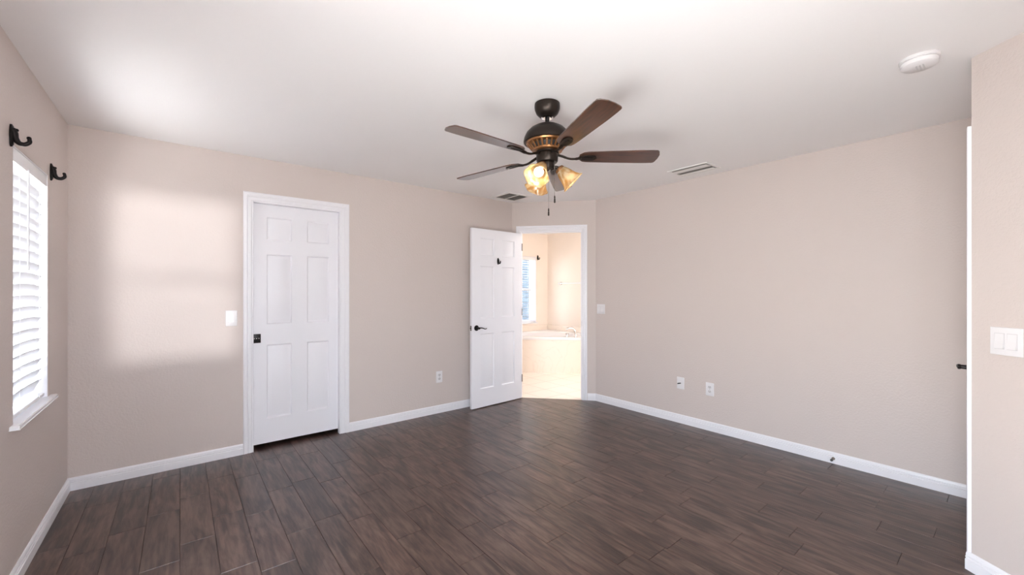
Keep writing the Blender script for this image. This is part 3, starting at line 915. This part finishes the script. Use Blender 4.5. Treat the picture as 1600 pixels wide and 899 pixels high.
# ------------------------------------------------------------------ ceiling fan
FX, FY = 1.682, 1.738
fan = thing('ceiling_fan', 'bronze ceiling fan with five walnut blades and three lit amber shades', 'ceiling fan', (FX, FY, H))
Z = lambda z: z - H
bm = bmesh.new(); lathe(bm, [(0.066, Z(H)), (0.074, Z(2.436)), (0.075, Z(2.420)), (0.073, Z(2.402)), (0.064, Z(2.380)), (0.048, Z(2.364)), (0.034, Z(2.357)), (0.030, Z(2.356))], 48)
link('canopy', bm, 'bronze', fan)
bm = bmesh.new(); lathe(bm, [(0.034, Z(2.3565)), (0.036, Z(2.354)), (0.031, Z(2.351)), (0.020, Z(2.352))], 40); link('canopy_ring', bm, 'chrome', fan)
bm = bmesh.new(); lathe(bm, [(0.0125, Z(2.36)), (0.0125, Z(2.325)), (0.020, Z(2.322)), (0.022, Z(2.306))], 24); link('downrod', bm, 'black', fan)
bm = bmesh.new(); lathe(bm, [(0.022, Z(2.314)), (0.040, Z(2.312)), (0.070, Z(2.304)), (0.100, Z(2.287)), (0.124, Z(2.262)), (0.136, Z(2.236)), (0.140, Z(2.214)), (0.139, Z(2.208)), (0.134, Z(2.205)), (0.128, Z(2.207)), (0.100, Z(2.209))], 64)
link('motor_housing', bm, 'bronze', fan)
bm = bmesh.new(); lathe(bm, [(0.104, Z(2.2085)), (0.126, Z(2.206)), (0.122, Z(2.198)), (0.117, Z(2.196))], 64)
for k in range(24):
    a = 2 * math.pi * k / 24
    box(bm, -0.0055, 0.0055, -0.003, 0.003, 0, 0.048, Matrix.Rotation(a, 4, 'Z') @ Matrix.Translation((0.084, 0, Z(2.160))) @ Matrix.Rotation(R(40), 4, 'Y') @ Matrix.Rotation(R(90), 4, 'Z'), 0.001, 1)
lathe(bm, [(0.080, Z(2.168)), (0.090, Z(2.166)), (0.088, Z(2.156)), (0.070, Z(2.153))], 64)
vr = link('vent_ring', bm, 'copper_glow', fan); vr['label'] = 'slotted vent ring with warm bulb light in its colour'  # warm bulb light on the bronze is put into the ring's colour
bm = bmesh.new(); lathe(bm, [(0.094, Z(2.204)), (0.070, Z(2.166))], 48); link('motor_core', bm, 'slot', fan)
bm = bmesh.new(); lathe(bm, [(0.060, Z(2.156)), (0.068, Z(2.153)), (0.068, Z(2.144)), (0.058, Z(2.141))], 48); link('flywheel', bm, 'bronze', fan)
bm = bmesh.new(); lathe(bm, [(0.050, Z(2.142)), (0.062, Z(2.139)), (0.064, Z(2.132)), (0.063, Z(2.098)), (0.058, Z(2.090)), (0.040, Z(2.087))], 48); link('switch_housing', bm, 'bronze', fan)
bm = bmesh.new(); lathe(bm, [(0.040, Z(2.088)), (0.042, Z(2.070)), (0.036, Z(2.052)), (0.020, Z(2.050)), (0.010, Z(2.044)), (0.004, Z(2.036))], 40); link('light_fitter', bm, 'bronze', fan)

BZ, BR, A0, PITCH = 2.123, 0.664, 0.612, R(-11)
TILT = Matrix.Rotation(R(2.4), 4, Vector((math.cos(R(71) - math.pi / 2), math.sin(R(71) - math.pi / 2), 0)).normalized()) if False else Matrix.Rotation(R(-3.2), 4, Vector((-math.sin(R(71)), math.cos(R(71)), 0))).inverted()


def blade_outline():
    r0, r1 = 0.190, BR
    up = []
    for k in range(21):
        t_ = k / 20
        x = r0 + (r1 - r0) * t_
        wdt = 0.050 + 0.014 * min(1, t_ / 0.75)
        if t_ < 0.12:
            wdt *= math.sqrt(max(0.0, 1 - ((0.12 - t_) / 0.12) ** 2)) * 0.55 + 0.45
        up.append((x, wdt))
    pts = [(x, y) for x, y in up[:-1]]
    # swept tip with rounded corners
    tip = [(BR - 0.022, 0.0635), (BR - 0.010, 0.062), (BR - 0.003, 0.054), (BR + 0.004, 0.018), (BR + 0.003, -0.02), (BR - 0.010, -0.054), (BR - 0.018, -0.061), (BR - 0.032, -0.0635)]
    low = [(x, -y) for x, y in up[:-1]][::-1]
    return pts + tip + low


for k in range(5):
    az = A0 + 2 * math.pi * k / 5
    mxb = Matrix.Translation((0, 0, Z(BZ))) @ TILT @ Matrix.Rotation(az, 4, 'Z')
    bm = bmesh.new()
    prism(bm, blade_outline(), -0.003, 0.003)
    bmesh.ops.bevel(bm, geom=[e for e in bm.edges if abs(e.verts[0].co.z - e.verts[1].co.z) < 1e-6], offset=0.0012, segments=1, affect='EDGES')
    b = link('blade', bm, 'blade', fan, smooth=30)
    b.matrix_local = mxb @ Matrix.Rotation(PITCH, 4, 'X')
    # bracket: bent arm from the flywheel, then a teardrop plate under the blade
    bm = bmesh.new()
    n = 28; poly = []
    for i in range(n):
        a = 2 * math.pi * i / n
        x = 0.238 + 0.056 * math.cos(a); yy = 0.026 * math.sin(a) * (1.0 - 0.28 * math.cos(a) * -1)
        poly.append((x, yy))
    pit = Matrix.Rotation(PITCH, 4, 'X')
    prism(bm, poly, -0.0095, -0.0036, pit)
    prism(bm, [(0.205 + 0.0, -0.006), (0.270, -0.004), (0.270, 0.004), (0.205, 0.006)], -0.013, -0.009, pit)
    tube(bm, spline([(0.055, 0, 0.014), (0.090, 0, 0.004), (0.130, 0, -0.010), (0.165, 0, -0.012), (0.200, 0, -0.007)], 5), [0.012] * 8 + [0.0105] * 8 + [0.013] * 5, 12, flat=0.55)
    ar = link('blade_arm', bm, 'bronze', fan)
    ar.matrix_local = mxb

SR = [(0.026, 0.0), (0.030, 0.012), (0.037, 0.028), (0.043, 0.046), (0.047, 0.064), (0.052, 0.082), (0.060, 0.098), (0.070, 0.110), (0.0735, 0.115)]
CAMROT = -YAW
for k, ph in enumerate((-118, 0, 111)):
    az = R(ph) - YAW                           # azimuth measured from the viewer's right, turned into the room frame
    lm = Matrix.Translation((0, 0, Z(2.052))) @ Matrix.Rotation(az, 4, 'Z')
    # arm
    bm = bmesh.new()
    tube(bm, spline([(0.020, 0, -0.002), (0.045, 0, 0.010), (0.066, 0, 0.006), (0.078, 0, -0.008)], 6), 0.010, 12, mx=lm)
    arm = link('lamp_arm', bm, 'bronze', fan)
    sm = lm @ Matrix.Translation((0.072, 0, 0.000)) @ Matrix.Rotation(math.pi - R(46), 4, 'Y')
    bm = bmesh.new(); lathe(bm, [(0.012, -0.012), (0.026, -0.006), (0.030, 0.004), (0.029, 0.016), (0.027, 0.020)], 32, sm); link('lamp_holder', bm, 'copper_glow', arm)
    sh = bpy.data.meshes
    bm = bmesh.new()
    wv = lambda i, a: 0.0035 * max(0, (i - 5) / 3) * math.cos(6 * a)
    # shade local frame: its own object matrix carries the tilt, so the marbling follows the glass
    outer = SR; inner = [(r - 0.0025, z) for r, z in SR[::-1]]
    rings = lathe(bm, outer, 48, None, wv, cap=False)
    rings2 = lathe(bm, inner, 48, None, lambda i, a: 0.0035 * max(0, (8 - i - 5) / 3) * math.cos(6 * a), cap=False)
    for i in range(48):
        bm.faces.new((rings[-1][i], rings[-1][(i + 1) % 48], rings2[0][(i + 1) % 48], rings2[0][i]))
        bm.faces.new((rings[0][i], rings[0][(i + 1) % 48], rings2[-1][(i + 1) % 48], rings2[-1][i]))
    s = link('lamp_shade', bm, 'shade', fan, smooth=60); s.matrix_local = sm
    bm = bmesh.new()
    lathe(bm, [(0.012, 0.016), (0.013, 0.034), (0.020, 0.046), (0.0275, 0.060), (0.029, 0.070), (0.026, 0.082), (0.016, 0.092), (0.004, 0.096)], 28)
    bl = link('bulb', bm, 'bulb', s, smooth=60)
    ld = bpy.data.lights.new('bulb_light', 'POINT'); ld.energy = BULB_W; ld.color = (1, 0.82, 0.58); ld.shadow_soft_size = 0.012
    lo = bpy.data.objects.new('bulb_light', ld); COL.objects.link(lo); lo.parent = s; lo.location = (0, 0, 0.104)

for nm, r_px, zt in (('long', (0.004, -0.048), 1.767), ('short', (0.040, -0.040), 1.843)):
    rx, fy = r_px                              # offsets to the viewer's right and towards the viewer
    px_ = rx * math.cos(YAW) + fy * math.sin(YAW); py_ = -rx * math.sin(YAW) + fy * math.cos(YAW)
    bm = bmesh.new()
    z = Z(2.100); bead = []
    tube(bm, [(px_, py_, Z(2.112)), (px_, py_, Z(zt + 0.04))], 0.0008, 6)
    while z > Z(zt + 0.045):
        lathe(bm, [(0.0003, -0.0016), (0.0016, 0), (0.0003, 0.0016)], 6, Matrix.Translation((px_, py_, z))); z -= 0.0052
    ch = link('pull_chain', bm, 'nickel', fan)
    bm = bmesh.new(); lathe(bm, [(0.002, zt + 0.044 - H), (0.0036, zt + 0.038 - H), (0.0042, zt + 0.030 - H), (0.003, zt + 0.026 - H), (0.0046, zt + 0.022 - H), (0.0050, zt + 0.004 - H), (0.003, zt - H)], 14, Matrix.Translation((px_, py_, 0))); link('pull_knob', bm, 'bronze', ch)

# ------------------------------------------------------------------ bathroom
CXT, CYT = 4.86, 5.03
OUT = [(XBR - 0.002, YBB - 0.002), (3.94, YBB - 0.002), (3.94, 5.45), (5.273, 4.117), (XBR - 0.002, 4.117)]


def ray_poly(a, poly, inset=0.0):
    d = Vector((math.cos(a), math.sin(a))); c = Vector((CXT, CYT)); best = 1e9
    for i in range(len(poly)):
        p, q = Vector(poly[i]), Vector(poly[(i + 1) % len(poly)])
        e_ = q - p; den = d.x * e_.y - d.y * e_.x
        if abs(den) < 1e-9: continue
        t_ = ((p - c).x * e_.y - (p - c).y * e_.x) / den; u = ((p - c).x * d.y - (p - c).y * d.x) / den
        if t_ > 0 and -1e-6 <= u <= 1 + 1e-6: best = min(best, t_)
    return c + d * (best - inset)


tub = thing('bathtub', 'cream corner bathtub with marble apron seen through the bathroom doorway', 'bathtub', (CXT, CYT, 0))
angs = sorted({2 * math.pi * k / 72 for k in range(72)} | {math.atan2(y - CYT, x - CXT) % (2 * math.pi) for x, y in OUT})
def ring(bm, f): return [bm.verts.new(v) for v in f]
def loft(bm, rs):
    for a, b in zip(rs, rs[1:]):
        for i in range(len(a)): bm.faces.new((a[i], a[(i + 1) % len(a)], b[(i + 1) % len(b)], b[i]))
bm = bmesh.new()
def oring(ins, z): return ring(bm, [(*(ray_poly(a, OUT, ins) - Vector((CXT, CYT))), z) for a in angs])
def iring(f, z):
    out = []
    for a in angs:
        # basin: rounded oval lying along the diagonal
        al = a + math.pi / 4
        rr = 1 / math.sqrt((math.cos(al) / 0.60) ** 2 + (math.sin(al) / 0.36) ** 2)
        out.append((rr * f * math.cos(a) + 0.12, rr * f * math.sin(a) + 0.12, z))
    return ring(bm, out)
loft(bm, [oring(0.022, 0.0), oring(0.022, 0.545)])
link('apron', bm, 'tub', tub, smooth=25)
bm = bmesh.new()
rs = [oring(0.03, 0.538), oring(0.002, 0.538), oring(0.0, 0.545), oring(0.0, 0.574), oring(0.008, 0.582), oring(0.06, 0.582), iring(1.06, 0.582), iring(1.0, 0.572), iring(0.95, 0.50), iring(0.86, 0.25), iring(0.74, 0.16), iring(0.1, 0.14)]
loft(bm, rs); bm.faces.new(rs[-1])
link('basin', bm, M['sill'], tub, smooth=35)
bm = bmesh.new()
box(bm, 3.94 - CXT, XBR - 0.024 - CXT, YBB - 0.024 - CYT, YBB - 0.002 - CYT, 0.582, 0.682, None, 0.003)
box(bm, XBR - 0.024 - CXT, XBR - 0.002 - CXT, 4.117 - CYT, YBB - 0.024 - CYT, 0.582, 0.682, None, 0.003)
link('backsplash', bm, 'tub', tub)
# deck-mounted faucet
fc = thing('bath_faucet', 'chrome tub spout and handles on the right front tub deck', 'faucet', (4.975, 4.48, 0.583))
dirb = Vector((0.15, 1, 0)).normalized()
bm = bmesh.new(); lathe(bm, [(0.030, 0), (0.030, 0.006), (0.022, 0.012)], 20)
lv = Vector((-0.70, 0.72, 0))
tube(bm, spline([Vector((0, 0, 0.005)), Vector((0, 0, 0.07)), lv * 0.03 + Vector((0, 0, 0.125)), lv * 0.09 + Vector((0, 0, 0.150)), lv * 0.15 + Vector((0, 0, 0.128))], 6), [0.019] * 12 + [0.016] * 13, 14)
link('spout', bm, 'chrome', fc)
for off in (-0.135, 0.135):
    bm = bmesh.new(); mo = Matrix.Translation((off * 0.72, -off * 0.70, 0))
    lathe(bm, [(0.026, 0), (0.026, 0.005), (0.016, 0.010), (0.014, 0.035), (0.024, 0.042), (0.024, 0.060), (0.014, 0.066)], 20, mo); link('tap_handle', bm, 'chrome', fc)

# towel bar
tb = thing('towel_bar', 'white towel bar on the right bathroom wall above the tub', 'towel bar', (XBR, 5.05, 1.476), math.pi / 2)
bm = bmesh.new(); tube(bm, [(0.345, 0.060, 0), (-0.305, 0.060, 0)], 0.010, 14); link('bar', bm, 'vinyl', tb)
for xx in (0.345, -0.305):
    bm = bmesh.new()
    lathe(bm, [(0.030, 0), (0.030, 0.006), (0.018, 0.012), (0.012, 0.020), (0.012, 0.046), (0.018, 0.052), (0.018, 0.070), (0.010, 0.076)], 20, Matrix.Translation((xx, 0, 0)) @ Matrix.Rotation(R(-90), 4, 'X'))
    link('post', bm, 'chrome', tb)

# unseen ceiling lamp added to brighten the bathroom
ld = bpy.data.lights.new('bath_fill_light', 'POINT'); ld.energy = BATH_FILL_W; ld.color = (1, 0.94, 0.87); ld.shadow_soft_size = 0.12
bl = thing('bath_fill_lamp', 'unseen round ceiling lamp added to brighten the bathroom', 'lamp', (4.75, 3.0, H))
bm = bmesh.new(); lathe(bm, [(0.13, 0), (0.13, -0.02), (0.12, -0.025)], 32); link('base', bm, 'chrome', bl)
bm = bmesh.new(); lathe(bm, [(0.12, -0.025), (0.11, -0.06), (0.07, -0.085), (0.01, -0.095)], 32); link('globe', bm, 'shade', bl)
lo = bpy.data.objects.new('bath_fill_light', ld); COL.objects.link(lo); lo.parent = bl; lo.location = (0, 0, -0.24)

# neighbouring house beyond the bathroom window
bm = bmesh.new()
for k in range(40):
    z0 = -0.2 + k * 0.15
    box(bm, 2.5, 13.5, 9.6 + 0.02, 9.75, z0, z0 + 0.15, None); 
    a = [bm.verts.new(v) for v in ((2.5, 9.60, z0), (13.5, 9.60, z0), (13.5, 9.62, z0 + 0.15), (2.5, 9.62, z0 + 0.15))]; bm.faces.new(a)
tag(link('neighbouring_house', bm, 'siding', smooth=0), 'pale blue house wall seen through the bathroom window', 'house')
